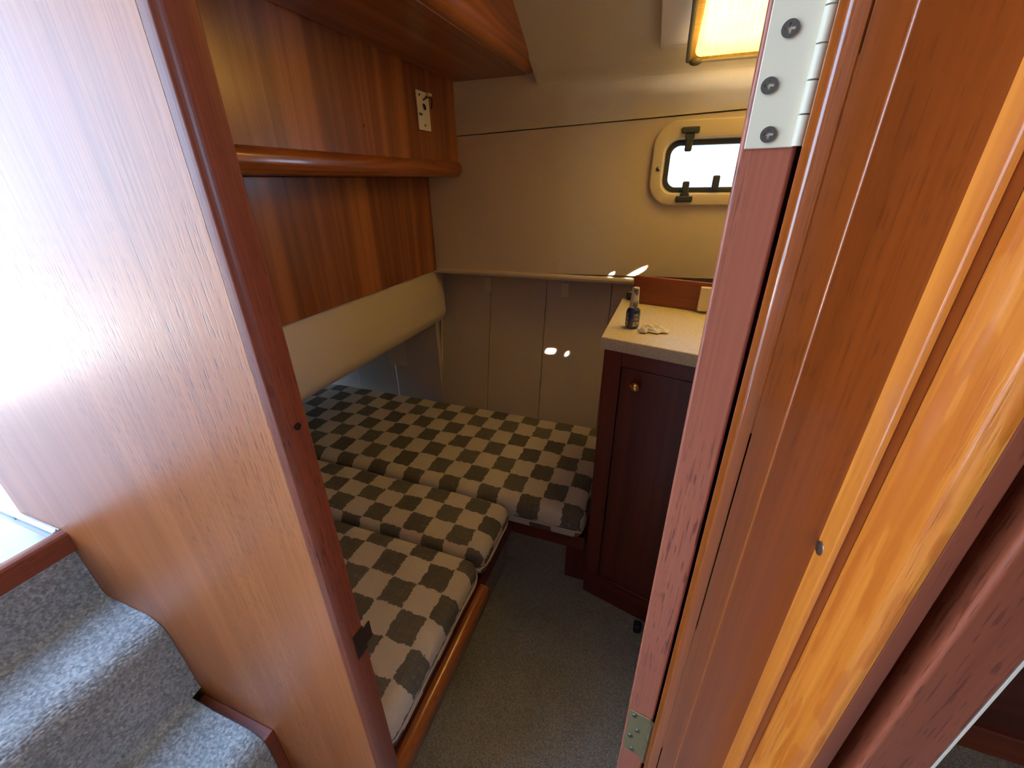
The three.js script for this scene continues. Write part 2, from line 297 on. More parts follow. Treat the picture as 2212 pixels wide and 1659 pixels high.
// saloon above the steps: floor, roof, walls with big glazed openings that let the daylight in
{
  const f = struct('floor_saloon', 'pale grey plank floor of the saloon at the top of the steps', 'floor');
  const mat = [0xb9bec4, 0xaeb4bb, 0xc2c6ca].map((c) => plain(c, 0.3, { clearcoat: 0.4, clearcoatRoughness: 0.15 }));
  part(f, 'slab', boxUV(bx(-4.1, -1.07, 0.69, 0.724, ZR, 2.45)), plain(0xe6e8ea, 0.4));
  for (let i = 0, z = -1.0; z < 0.55; i++, z += 0.075) part(f, numberedPart('plank', i), rb(-2.6, z < ZR ? -1.215 : -1.067, 0.7242, 0.735, z, z + 0.066, 0.001, 1), mat[i % 3]);
  part(f, 'rear_slab', boxUV(bx(-4.1, -1.215, 0.69, 0.724, -2.05, ZR)), plain(0xe6e8ea, 0.4));
  part(f, 'far_deck', boxUV(bx(-4.1, -2.6, 0.7242, 0.735, -2.05, 2.45)), mat[0]);
  part(f, 'fore_deck', boxUV(bx(-2.6, -1.065, 0.7242, 0.735, 0.56, 2.45)), mat[1]);
  part(f, 'rear_deck', boxUV(bx(-2.6, -1.215, 0.7242, 0.735, -2.05, -1.002)), mat[1]);
}
function numberedPart(n, i) { return i ? `${n}_${String(i).padStart(3, '0')}` : n; }
{
  const c = struct('ceiling_saloon', 'white saloon roof', 'ceiling');
  const rs = shapeOf([[-4.1, -2.5], [1.75, -2.5], [1.75, -ZR], [-4.1, -ZR]]); rs.holes.push(rrHole(-3.0, -1.12, -1.5, 0.18, 0.08));  // unseen roof opening added to brighten the steps
  part(c, 'roof', new THREE.ExtrudeGeometry(rs, { depth: 0.05, bevelEnabled: false }).rotateX(-Math.PI / 2).translate(0, 2.75, 0), M.saloonWall);
  part(c, 'galley_roof', bx(0.27, 1.75, 2.05, 2.09, -1.02, ZR), M.saloonWall);
  part(c, 'roof_wing', bx(-4.1, -1.2, 2.75, 2.8, -2.1, ZR), M.saloonWall);
}
{
  const w = struct('wall_saloon', 'saloon walls with large window openings', 'wall');
  const frame = (pts, holes, z0, z1) => prismZ(pts, z0, z1, 0.7, holes);
  const rect = (a, b, c, d) => [[a, c], [b, c], [b, d], [a, d]];
  // glazed end wall (plane x = -4)
  const end = frame(rect(-2.5, 2.1, 0.735, 2.75), [rrHole(-2.35, -0.1, 0.80, 2.55, 0.05), rrHole(0.2, 1.9, 1.45, 2.45, 0.05)], 0, 0.05).rotateY(Math.PI / 2).translate(-4.05, 0, 0);
  part(w, 'end_wall', end, M.saloonWall);
  part(w, 'side_wall', frame(rect(-4.0, 1.75, -0.03, 2.75), [rrHole(-3.85, -2.7, 1.3, 2.55, 0.05)], 2.4, 2.45), M.saloonWood);
  part(w, 'far_side_wall', frame(rect(-4.0, -1.2, 0.735, 2.75), [rrHole(-3.7, -1.6, 1.45, 2.45, 0.05)], -2.1, -2.05), M.saloonWall);
  part(w, 'added_sun_block', bx(1.76, 2.6, 1.96, 2.0, 0.0, 1.9), M.saloonWall);  // unseen slab added to keep direct sun out of the galley window
  part(w, 'galley_wall', bx(0.485, 1.75, -0.03, 2.05, -1.06, -1.02), M.saloonWall);
  part(w, 'galley_header', bx(0.27, 1.75, 2.05, 2.75, ZR, ZR + 0.03), M.saloonWall);
  part(w, 'inner_wall', bx(-1.25, -1.212, 0.735, 2.75, -2.05, ZR), M.saloonWall);
  part(w, 'outer_wall', frame(rect(-2.4, 1.02, -0.03, 2.75), [rrHole(-1.1, -0.4, 1.2, 1.9, 0.05)], 0, 0.05).rotateY(Math.PI / 2).translate(1.7, 0, 0), M.saloonWood);  // unseen window opening added to light the galley carpet
}
{
  const s = struct('trim_1', 'rounded varnished wood sill at the top of the carpeted steps', 'sill');
  part(s, 'sill', woodUV(prismZ([[-1.0665, 0.69], [-1.047, 0.69], ...arc(-1.055, 0.729, 0.008, 0, 90, 5), [-1.0665, 0.737]], ZD, 0.9), 'z', -1), M.trim);
}
{
  const t = struct('trim_2', 'pale metal sliding track along the foot of the bulkhead', 'track');
  part(t, 'track', rb(-1.235, -1.07, 0.735, 0.7375, ZD, ZD + 0.012, 0.001, 1), plain(0xdfe4e6, 0.3, { metalness: 0.5 }));
  part(t, 'rail', rb(-1.235, -1.07, 0.7375, 0.741, ZD + 0.004, ZD + 0.007, 0.001, 1), plain(0xdfe4e6, 0.3, { metalness: 0.5 }));
}
{ // galley side seen past the pocket board
  const c = thing('galley_cabinet', 'dark wood cabinet base standing on pale carpet past the pocket board', 'cabinet');
  part(c, 'body', woodUV(rb(0.30, 1.69, 0.0, 0.9, -0.995, -0.937, 0.004), 'x'), M.dark);
  part(c, 'kick_board', woodUV(rb(0.30, 1.69, 0.0, 0.09, -0.94, -0.93, 0.003), 'x'), M.trim);
}

// ------------------------------------------------------------------ carpeted steps
{
  const st = thing('staircase', 'steps covered in grey looped carpet rising along the glossy bulkhead', 'stairs');
  const Z0 = ZD + 0.0004, Z1 = 0.42;
  const prof = [];
  const add = (x, y) => prof.push([x, y]);
  add(-1.064, 0.692); add(-1.060, 0.60);
  for (const q of arc(-1.038, 0.568, 0.020, 180, 270, 6)) add(...q);
  for (const q of arc(-0.925, 0.500, 0.048, 90, 0, 10)) add(...q);
  add(-0.874, 0.42);
  for (const q of arc(-0.856, 0.332, 0.018, 180, 270, 6)) add(...q);
  for (const q of arc(-0.708, 0.264, 0.050, 90, 0, 10)) add(...q);
  add(-0.660, 0.15); add(-0.662, 0.004);
  // resample by arc length
  const len = [0]; for (let i = 1; i < prof.length; i++) len.push(len[i - 1] + Math.hypot(prof[i][0] - prof[i - 1][0], prof[i][1] - prof[i - 1][1]));
  const L = len[len.length - 1], nS = Math.round(L / 0.0018), nZ = Math.round((Z1 - Z0) / 0.0022);
  const pos = [], uv = [], idx = [];
  let k = 0;
  for (let i = 0; i <= nS; i++) {
    const s = L * i / nS; while (k < len.length - 2 && len[k + 1] < s) k++;
    const t = clamp((s - len[k]) / (len[k + 1] - len[k])), x = lerp(prof[k][0], prof[k + 1][0], t), y = lerp(prof[k][1], prof[k + 1][1], t);
    const s2 = Math.min(L, s + 0.01), s1 = Math.max(0, s - 0.01);
    const at = (q) => { let m = 0; while (m < len.length - 2 && len[m + 1] < q) m++; const w = clamp((q - len[m]) / (len[m + 1] - len[m])); return [lerp(prof[m][0], prof[m + 1][0], w), lerp(prof[m][1], prof[m + 1][1], w)]; };
    const a = at(s1), b = at(s2), tx = b[0] - a[0], ty = b[1] - a[1], tl = Math.hypot(tx, ty), nx = -ty / tl, ny = tx / tl;
    for (let j = 0; j <= nZ; j++) {
      const z = Z0 + (Z1 - Z0) * j / nZ;
      const d = (0.55 - nub(s * 200, z * 200, 100, 111)[0]) * 0.0042 + (vnoise(s * 420, z * 420, 4096, 4096, 302) - 0.5) * 0.0012 + (vnoise(s * 30, z * 30, 4096, 4096, 303) - 0.5) * 0.002;
      pos.push(x + nx * d, y + ny * d, x > -0.868 && y < 0.37 ? Math.max(z, ZD + 0.0225 + d) : z + d * 0.5 * (j === 0)); uv.push(s, z);
      if (i < nS && j < nZ) { const q = i * (nZ + 1) + j; idx.push(q, q + 1, q + nZ + 1, q + 1, q + nZ + 2, q + nZ + 1); }
    }
  }
  const g = new THREE.BufferGeometry(); g.setAttribute('position', new THREE.Float32BufferAttribute(pos, 3)); g.setAttribute('uv', new THREE.Float32BufferAttribute(uv, 2)); g.setIndex(idx); g.computeVertexNormals();
  part(st, 'carpet', g, M.stairCarpet, 'nubbly grey loop pile carpet');
  const solid = [[-1.1, 0.0], [-1.1, 0.684], [-1.072, 0.684], ...prof.slice(1).map(([x, y]) => [x - 0.006, y - 0.006])]; solid[solid.length - 1][1] = 0; 
  part(st, 'core', merge([boxUV(prismZ(solid, -0.244, Z1)), boxUV(bx(-1.1, -1.069, 0.02, 0.684, ZD + 0.0003, -0.2435)), boxUV(bx(-1.069, -0.90, 0.02, 0.53, ZD + 0.0003, -0.2435))]), plain(0x8d8f8c, 0.9));
}
{
  const s = struct('trim_3', 'short wooden stringer block at the lowest step against the bulkhead', 'trim');
  part(s, 'stringer', woodUV(rb(-0.872, -0.662, 0, 0.2905, ZD, ZD + 0.022, 0.002), 'x', 1), M.trim);
}

// ------------------------------------------------------------------ lockers on the left cabin side
{
  const l = thing('overhead_locker', 'varnished wood locker with rounded nose hanging under the headliner', 'locker');
  const nose = [[-0.805, 1.676], [-0.53, 1.676], ...arc(-0.529, 1.716, 0.040, 275, 360, 8), [-0.489, 2.03], [-0.805, 2.03]];
  part(l, 'nose', woodUV(prismZ(nose, -1.613, ZR - 0.001, 1.0), 'z', 1), M.rail, 'rounded honey brown nose');
  part(l, 'soffit', woodUV(rb(-0.80, -0.535, 1.6735, 1.677, -1.612, ZR - 0.002, 0.001, 1), 'z', 1), M.bulk, 'flat veneered underside');
}
{
  const l = thing('side_locker', 'wood veneered locker front with a rounded rail above the lower bulkhead', 'locker');
  part(l, 'front_panel', woodUV(bx(-1.0, -0.806, 1.40, 1.99, -1.619, ZR - 0.001), 'y', 1, [0.3, 0.2]), M.bulk, 'striped reddish veneer');
  part(l, 'plug', new THREE.CylinderGeometry(0.004, 0.004, 0.002, 12).rotateZ(Math.PI / 2).translate(-0.8058, 1.491, -1.074), M.dark, 'small dark wooden plug');
  const rail = [[-0.95, 1.372], [-0.830, 1.372], ...arc(-0.818, 1.395, 0.023, 270, 360, 6), ...arc(-0.815, 1.405, 0.020, 0, 90, 6), [-0.95, 1.425]];
  part(l, 'rail', woodUV(prismZ(rail, -1.6195, ZR - 0.001, 1.0), 'z', 1), M.rail, 'rounded wooden rail');
}
{
  const l = thing('lower_bulkhead', 'striped reddish wood panel under the rounded rail', 'panel');
  part(l, 'panel', woodUV(rb(-1.21, -0.942, 1.012, 1.372, -1.619, ZR - 0.001, 0.003), 'y', 1, [0.0, 0.6]), M.bulk);
}
{
  const prof = [[-1.2, 1.011], [-0.955, 1.011], ...arc(-0.985, 0.90, 0.045, 20, 0, 3), ...arc(-1.01, 0.83, 0.072, 10, -95, 10), [-1.2, 0.74]];
  const b = thing('bolster', 'white padded vinyl bolster curving under the wood bulkhead', 'bolster');
  part(b, 'padding', boxUV(prismZ(prof, -1.66, ZR - 0.001, 1.2)), M.bolster);
}
{ // bare switch or lamp plate
  const s = thing('switch_plate', 'white backing plate with a loose dark wire on the veneered locker', 'plate');
  part(s, 'plate', rb(-0.805, -0.799, 1.506, 1.612, -1.418, -1.345, 0.002), M.white);
  for (const [y, z] of [[1.52, -1.38], [1.60, -1.36], [1.60, -1.40]]) part(s, 'screw_hole', new THREE.CylinderGeometry(0.003, 0.003, 0.002, 10).rotateZ(Math.PI / 2).translate(-0.7985, y, z), M.black);
  part(s, 'clip', rb(-0.799, -0.788, 1.603, 1.611, -1.422, -1.400, 0.002), M.creamPlate);
  part(s, 'wire', tube([[-0.798, 1.588, -1.378], [-0.788, 1.597, -1.392], [-0.785, 1.594, -1.412], [-0.792, 1.570, -1.418]], 0.0022, 24, 6), M.black, 'short curved dark wire');
  part(s, 'wire_stub', tube([[-0.798, 1.578, -1.378], [-0.793, 1.570, -1.380], [-0.795, 1.562, -1.381]], 0.003, 10, 6), M.black);
  part(s, 'tab', rb(-0.799, -0.796, 1.545, 1.552, -1.366, -1.348, 0.001), M.steel);
}

// ------------------------------------------------------------------ berth and cushions
{
  const b = thing('berth', 'built-in L-shaped berth base with wooden fiddle and carpeted front', 'bed base');
  part(b, 'long_board', boxUV(bx(-1.92, -0.40, 0.21, 0.252, -1.06, ZR - 0.001)), M.dark);
  part(b, 'hull_board', boxUV(bx(-1.92, -0.135, 0.21, 0.252, -1.60, -1.061)), M.dark);
  part(b, 'long_riser', boxUV(bx(-0.46, -0.436, 0, 0.21, -1.08, ZR - 0.001)), M.carpet, 'carpeted vertical face');
  const rz = bx(-0.48, -0.205, 0, 0.195, -1.135, -1.115);
  part(b, 'hull_riser', boxUV(rz), M.carpet, 'carpeted vertical face');
  part(b, 'hull_fiddle', woodUV(rb(-0.40, -0.135, 0.195, 0.252, -1.095, -1.060, 0.004), 'x', 1), M.dark, 'dark wooden front rail');
  const fd = [[-0.3995, 0.198], [-0.376, 0.198], ...arc(-0.380, 0.210, 0.010, 300, 360, 3), ...arc(-0.380, 0.248, 0.010, 0, 90, 4), [-0.392, 0.260], [-0.3965, 0.260], [-0.3965, 0.2525], [-0.3995, 0.2525]];
  part(b, 'long_fiddle', woodUV(prismZ(fd, -0.775, ZR - 0.002, 1.0), 'z', 1), M.rail, 'rounded wooden retaining rail');
  part(b, 'plinth', woodUV(rb(-0.206, -0.13, 0, 0.196, -1.14, -1.10, 0.003), 'y', 1), M.dark);
}
const checks = dataTex(1024, 1024, (u, v) => {
  const n = 8, w = (vnoise(u * 40, v * 40, 40, 40, 401) - 0.5) * 0.07 + (vnoise(u * 170, v * 170, 170, 170, 402) - 0.5) * 0.06, w2 = (vnoise(u * 40, v * 40, 40, 40, 403) - 0.5) * 0.07 + (vnoise(u * 170, v * 170, 170, 170, 404) - 0.5) * 0.06;
  const a = u * n + w, b = v * n + w2, ci = Math.floor(a), cj = Math.floor(b), fa = a - ci, fb = b - cj;
  const edge = Math.min(fa, 1 - fa, fb, 1 - fb), even = mod(ci + cj, 2) === 0;
  const corner = Math.min(fa, 1 - fa) + Math.min(fb, 1 - fb);
  let g = even ? smooth(0.0, 0.03, edge) * smooth(0.0, 0.05, corner) : 0;
  const tone = hash(mod(ci, n), mod(cj, n), 411), brush = vnoise(u * 24, v * 400, 24, 400, 412) * 0.5 + vnoise(u * 300, v * 30, 300, 30, 413) * 0.5;
  if (even && brush > 0.8) g *= 0.75;
  const dark = [98 + 18 * tone + (brush - 0.5) * 26, 96 + 18 * tone + (brush - 0.5) * 26, 88 + 16 * tone + (brush - 0.5) * 24];
  const weave = (vnoise(u * 512, v * 512, 512, 512, 414) - 0.5) * 12;
  const l = [214 + weave, 206 + weave, 192 + weave]; return mix3(l, dark, g * 0.97);
}, true, 1, 1);
const clothBump = dataTex(512, 512, (u, v) => { const h = 128 + 60 * (vnoise(u * 256, v * 256, 256, 256, 421) - 0.5) + 130 * (vnoise(u * 9, v * 9, 9, 9, 422) - 0.5) + 60 * (vnoise(u * 22, v * 22, 22, 22, 423) - 0.5); return [h, h, h]; }, false, 1, 1);
M.check = new THREE.MeshPhysicalMaterial({ map: checks, bumpMap: clothBump, bumpScale: 0.004, roughness: 0.95, sheen: 0.2, sheenRoughness: 0.7 });
function cushion(name, label, x0, x1, y0, y1, z0, z1, r, cell, phase, seed) {
  const w = x1 - x0, h = y1 - y0, d = z1 - z0, nx = Math.round(w / 0.012), nz = Math.round(d / 0.012);
  let g = new THREE.BoxGeometry(w, h, d, nx, 12, nz); g.deleteAttribute('uv'); g.deleteAttribute('normal'); g = mergeVertices(g, 1e-5);
  const p = g.attributes.position, v = new THREE.Vector3(), c = new THREE.Vector3(), uvSide = [];
  for (let i = 0; i < p.count; i++) {
    v.fromBufferAttribute(p, i);
    c.set(clamp(v.x, -w / 2 + r, w / 2 - r), clamp(v.y, -h / 2 + r, h / 2 - r), clamp(v.z, -d / 2 + r, d / 2 - r));
    const q = v.clone().sub(c); if (q.length() > 1e-6) v.copy(c).add(q.normalize().multiplyScalar(r));
    const X = v.x + (x0 + x1) / 2, Z = v.z + (z0 + z1) / 2, top = smooth(-h * 0.1, h / 2 - r * 0.4, v.y);
    const puff = (1 - Math.abs(2 * v.x / w) ** 6) * (1 - Math.abs(2 * v.z / d) ** 6);
    const wr = (vnoise(X * 9, Z * 9, 999, 999, seed) - 0.5) * 0.006 + (vnoise(X * 24, Z * 24, 999, 999, seed + 1) - 0.5) * 0.003;
    v.y += top * (0.007 * puff + wr);
    const out = (vnoise(X * 8 + v.y * 20, Z * 8, 999, 999, seed + 2) - 0.5) * 0.006 * (1 - Math.abs(2 * v.y / h));
    v.x += Math.sign(v.x) * out * smooth(w / 2 - r * 1.2, w / 2, Math.abs(v.x)); v.z += Math.sign(v.z) * out * smooth(d / 2 - r * 1.2, d / 2, Math.abs(v.z));
    p.setXYZ(i, v.x + (x0 + x1) / 2, v.y + (y0 + y1) / 2, v.z + (z0 + z1) / 2);
  }
  g.computeVertexNormals(); g = g.toNonIndexed();
  const P = g.attributes.position, N = g.attributes.normal, uv = new Float32Array(P.count * 2);
  for (let i = 0; i < P.count; i += 3) {
    const ny = (N.getY(i) + N.getY(i + 1) + N.getY(i + 2)) / 3, ax = Math.abs(N.getX(i) + N.getX(i + 1) + N.getX(i + 2)), az = Math.abs(N.getZ(i) + N.getZ(i + 1) + N.getZ(i + 2));
    for (let k = i; k < i + 3; k++) {
      const X = P.getX(k), Y = P.getY(k), Z = P.getZ(k), dz = (y1 - Y), top = Y > y0 + h * 0.42;
      let a = X, b = Z; // the top print runs a little way down the sides, then the band is sewn on out of step
      if (az > ax && !top) { a = X + 0.03; b = Z + Y - y1; } else if (az > ax && Math.abs(ny) < 1.6 && Math.abs(Z - (z0 + z1) / 2) > d / 2 - r) b = Z + Math.sign(Z - (z0 + z1) / 2) * dz * 0.6;
      else if (ax > az && !top) { b = Z + 0.035; a = X + Y; } else if (ax > az && Math.abs(X - (x0 + x1) / 2) > w / 2 - r) a = X + Math.sign(X - (x0 + x1) / 2) * dz * 0.6;
      uv[k * 2] = ((a - phase[0]) / cell[0] + 0.5) / 8; uv[k * 2 + 1] = ((b - phase[1]) / cell[1] + 0.5) / 8;
    }
  }
  g.setAttribute('uv', new THREE.BufferAttribute(uv, 2));
  const t = thing(name, label, 'mattress', 'checked berth cushions'); part(t, 'cover', g, M.check);
  const e = r * 0.45, yy = y0 + h * 0.42, loop = [[x0 + r, z1], [x1 - r, z1], [x1 - e * 0.6, z1 - e * 0.6], [x1, z1 - r], [x1, z0 + r], [x1 - e * 0.6, z0 + e * 0.6], [x1 - r, z0], [x0 + r, z0], [x0, z0 + r], [x0, z1 - r]];
  const pts = loop.map(([x, z]) => new THREE.Vector3(x, yy, z));
  const pg = new THREE.TubeGeometry(new THREE.CatmullRomCurve3(pts, true, 'catmullrom', 0.08), 220, 0.0032, 6, true);
  part(t, 'piping', pg, plain(0xc9c1b0, 0.9), 'sewn piping cord around the edge');
}
cushion('berth_cushion', 'wide checked mattress cushion lying against the grey liner', -1.90, -0.142, 0.253, 0.36, -1.622, -1.035, 0.034, [0.0775, 0.0875], [-0.412, -1.134], 511);
cushion('berth_cushion', 'narrow checked infill cushion between the two wide cushions', -1.90, -0.392, 0.253, 0.362, -1.028, -0.786, 0.036, [0.077, 0.068], [-0.566, -0.909], 521);
cushion('berth_cushion', 'checked mattress cushion beside the rounded wooden rail and doorway', -1.90, -0.398, 0.253, 0.360, -0.780, ZR - 0.012, 0.034, [0.0775, 0.077], [-0.484, -0.526], 531);

// ------------------------------------------------------------------ cabinet, worktop and what stands on it
const CY = Math.atan2(0.056, 0.228); // the cabinet front is turned a little towards the door
const CO = new THREE.Vector3(-0.128, 0, -1.062);
{
  const c = thing('cabinet', 'tall dark red wood cabinet with one door and a small round knob', 'cabinet'); c.position.copy(CO); c.rotation.y = -CY; // front runs to the right and towards the viewer
  const w = 0.355, D = 0.36;
  part(c, 'body', woodUV(rb(0.0, w, 0.07, 0.948, -D, -0.02, 0.002), 'y', 1), M.dark);
  part(c, 'toe_board', woodUV(rb(0.0, w, 0.0, 0.11, -0.05, 0.0, 0.002), 'x', 1), M.dark);
  part(c, 'stile', woodUV(rb(0.0, 0.05, 0.11, 0.948, -0.02, 0, 0.002), 'y', 1), M.dark);
  part(c, 'top_rail', woodUV(rb(0.05, w, 0.905, 0.948, -0.02, 0, 0.002), 'x', 1), M.dark);
  part(c, 'stile', woodUV(rb(w - 0.02, w, 0.11, 0.905, -0.02, 0, 0.002), 'y', 1), M.dark);
  const d = part(c, 'door', woodUV(rb(0.052, w - 0.022, 0.112, 0.903, -0.018, -0.003, 0.002), 'y', 1), M.dark);
  const kn = [[0, 0.022], [0.006, 0.0215], [0.0105, 0.018], [0.0115, 0.014], [0.009, 0.009], [0.005, 0.006], [0.005, 0.0], [0.0, 0.0]].map(([a, b]) => new THREE.Vector2(a, b)).reverse();
  part(d, 'knob', new THREE.LatheGeometry(kn, 20).scale(1.25, 1.2, 1.25).rotateX(Math.PI / 2).translate(0.097, 0.862, -0.003), M.gold_, 'polished brass knob');
}
{
  const t = thing('worktop', 'speckled cream laminate worktop on the dark cabinet', 'worktop'); t.position.set(CO.x, 0, CO.z); t.rotation.y = -CY;
  const g = new THREE.ExtrudeGeometry(shapeOf([[-0.004, -0.008], [0.36, -0.008], [0.36, 0.335], [-0.03, 0.382], [-0.10, 0.400]]), { depth: 0.026, bevelEnabled: true, bevelSize: 0.004, bevelThickness: 0.004, bevelSegments: 3 }).rotateX(-Math.PI / 2);
  part(t, 'slab', boxUV(toCreasedNormals(g.translate(0, 0.953, 0), 0.6)), M.counter);
}
{
  const t = thing('splashback', 'low reddish wood board standing along the back of the worktop', 'board'); t.position.set(CO.x, 0, CO.z); t.rotation.y = -CY;
  part(t, 'board', woodUV(rb(-0.055, 0.36, 0.9845, 1.072, -0.378, -0.363, 0.002), 'x', 1), M.trim);
}
single('outlet_cover', rb(0.104, 0.16, 0.990, 1.062, -1.375, -1.355, 0.003), M.creamPlate, 'cream plastic cover on the wood board beside the open door', 'cover');
single('black_latch', rb(-0.118, -0.09, 0.985, 1.010, -1.475, -1.45, 0.006), M.black, 'small black plastic fitting at the back corner of the worktop', 'fitting');
{
  const b = thing('spray_bottle', 'small cobalt blue bottle with mottled label and white cap on the worktop', 'bottle'); b.position.set(-0.070, 0.985, -1.155);
  const L = (pts) => new THREE.LatheGeometry(pts.map(([x, y]) => new THREE.Vector2(x, y)), 32);
  part(b, 'glass', L([[0, 0], [0.0165, 0], [0.0185, 0.003], [0.0185, 0.044], [0.0175, 0.049], [0.014, 0.053], [0.0105, 0.055], [0.0095, 0.060], [0, 0.060]]), plain(0x0b2f78, 0.08, { clearcoat: 1 }), 'glossy cobalt blue glass');
  const lab = dataTex(256, 128, (u, v) => { const t = smooth(0.42, 0.6, 0.6 * vnoise(u * 14, v * 7, 14, 7, 601) + 0.4 * vnoise(u * 32, v * 16, 32, 16, 602)), k = smooth(0.66, 0.74, vnoise(u * 40, v * 18, 40, 18, 603)); return mix3(mix3([112, 114, 112], [204, 202, 192], t), [40, 44, 52], k * 0.6); }, true, 1, 1);
  part(b, 'label', new THREE.CylinderGeometry(0.0188, 0.0188, 0.036, 32, 1, true, 0.15, Math.PI * 2 - 0.75).translate(0, 0.024, 0), new THREE.MeshPhysicalMaterial({ map: lab, roughness: 0.5, side: THREE.DoubleSide }), 'mottled silver grey printed label');
  const cap = dataTex(128, 128, (u, v) => { const k = smooth(0.55, 0.65, vnoise(u * 16, v * 12, 16, 12, 611)); return mix3([224, 218, 210], [98, 92, 92], k * 0.8); }, true, 1, 1);
  part(b, 'cap', L([[0.0098, 0.055], [0.0120, 0.055], [0.0120, 0.060], [0.0092, 0.106], [0.0085, 0.1095], [0, 0.110]]), new THREE.MeshPhysicalMaterial({ map: cap, roughness: 0.4 }), 'tapering white printed cap');
}
{
  const n = 36, m = 22, pos = [], idx = [];
  for (let k = 0; k < 2; k++) for (let j = 0; j <= m; j++) for (let i = 0; i <= n; i++) {
    const u = i / n, v = j / m, e = smooth(0, 0.15, Math.min(u, 1 - u, v, 1 - v));
    const wob = (vnoise(u * 5, v * 4, 99, 99, 621) - 0.5) * 0.012;
    const h = 0.001 + e * (0.026 * (1 - u) * vnoise(u * 6, v * 5, 99, 99, 622) + 0.006 * vnoise(u * 14, v * 11, 99, 99, 623));
    pos.push(-0.048 + u * 0.075 + wob, 0.9852 + (k ? 0 : h + 0.0008), -1.105 - v * 0.034 - u * 0.018 + wob * 0.8);
    if (i < n && j < m) { const q = k * (n + 1) * (m + 1) + j * (n + 1) + i; k ? idx.push(q, q + n + 1, q + 1, q + 1, q + n + 1, q + n + 2) : idx.push(q, q + 1, q + n + 1, q + 1, q + n + 2, q + n + 1); }
  }
  const g = new THREE.BufferGeometry(); g.setAttribute('position', new THREE.Float32BufferAttribute(pos, 3)); g.setIndex(idx); g.computeVertexNormals();
  single('tissue', g, plain(0xeeeeea, 0.9), 'crumpled white tissue lying beside the blue bottle', 'tissue');
}
for (const [x, y, z, near] of [[-0.745, 0.995, -1.732, 'beside the white bolster'], [-0.392, 0.995, -1.732, 'beside the worktop end']]) {
  const t = thing('hanging_clip', `pale plastic strap clip under the hull panel lip, ${near}`, 'clip', 'strap clips under the hull panel');
  part(t, 'strap', rb(x - 0.016, x + 0.016, y - 0.085, y - 0.012, z + 0.012, z + 0.016, 0.0015), M.cream);
  part(t, 'hook', rb(x - 0.010, x + 0.010, y - 0.026, y - 0.002, z + 0.012, z + 0.026, 0.003), M.liner);
}

// ------------------------------------------------------------------ porthole and roof hatch
{
  const w = struct('window_1', 'rectangular opening porthole with cream frame and black latches', 'porthole');
  const fl = rrShape(-0.092, 0.34, 1.279, 1.516, 0.07); fl.holes.push(rrHole(PORT[0] - 0.012, PORT[1] + 0.012, PORT[2] - 0.011, PORT[3] + 0.011, 0.045));
  part(w, 'frame', toCreasedNormals(new THREE.ExtrudeGeometry(fl, { depth: 0.008, bevelEnabled: true, bevelSize: 0.004, bevelThickness: 0.004, bevelSegments: 3, curveSegments: 12 }).translate(0, 0, -1.618), 0.7), M.cream, 'cream moulded flange');
  const inr = rrShape(PORT[0] - 0.0119, PORT[1] + 0.0119, PORT[2] - 0.0109, PORT[3] + 0.0109, 0.045); inr.holes.push(rrHole(PORT[0] - 0.004, PORT[1] + 0.004, PORT[2] - 0.004, PORT[3] + 0.004, 0.04));
  part(w, 'inner_rim', toCreasedNormals(new THREE.ExtrudeGeometry(inr, { depth: 0.04, bevelEnabled: false, curveSegments: 12 }).translate(0, 0, -1.655), 0.7), M.creamPlate);
  const gk = rrShape(PORT[0] - 0.0039, PORT[1] + 0.0039, PORT[2] - 0.0039, PORT[3] + 0.0039, 0.04); gk.holes.push(rrHole(PORT[0] + 0.010, PORT[1] - 0.010, PORT[2] + 0.010, PORT[3] - 0.010, 0.03));
  part(w, 'gasket', toCreasedNormals(new THREE.ExtrudeGeometry(gk, { depth: 0.025, bevelEnabled: true, bevelSize: 0.002, bevelThickness: 0.002, bevelSegments: 2, curveSegments: 12 }).translate(0, 0, -1.648), 0.7), M.gasket, 'dark blue-grey rubber gasket and lens frame');
  part(w, 'pane', new THREE.ShapeGeometry(rrShape(PORT[0] + 0.005, PORT[1] - 0.005, PORT[2] + 0.005, PORT[3] - 0.005, 0.032)).translate(0, 0, -1.636), M.glass);
  const latch = (x, y, up, base) => {
    const g = [rb(x - 0.011, x + 0.011, Math.min(y, y + up * 0.042), Math.max(y, y + up * 0.042), -1.612, -1.600, 0.0055, 3)];
    if (base) g.push(rb(x - 0.026, x + 0.026, y - up * 0.014 - 0.006, y - up * 0.014 + 0.012, -1.614, -1.596, 0.004, 3), rb(x - 0.014, x + 0.014, y - 0.008, y + 0.008, -1.612, -1.6, 0.004, 3));
    part(w, 'latch', merge(g), M.gasket, 'dark plastic dog latch');
    if (base) part(w, 'latch_seat', rb(x - 0.030, x + 0.030, y - up * 0.020 - 0.010, y - up * 0.020 + 0.012, -1.615, -1.607, 0.003), M.creamPlate);
  };
  latch(0.010, 1.474, -1, true); latch(0.020, 1.306, 1, true); latch(0.108, 1.322, 1, false);
  part(w, 'screw', new THREE.SphereGeometry(0.007, 14, 8, 0, Math.PI * 2, 0, Math.PI / 2).rotateX(Math.PI / 2).translate(-0.073, 1.385, -1.607), M.steel);
}
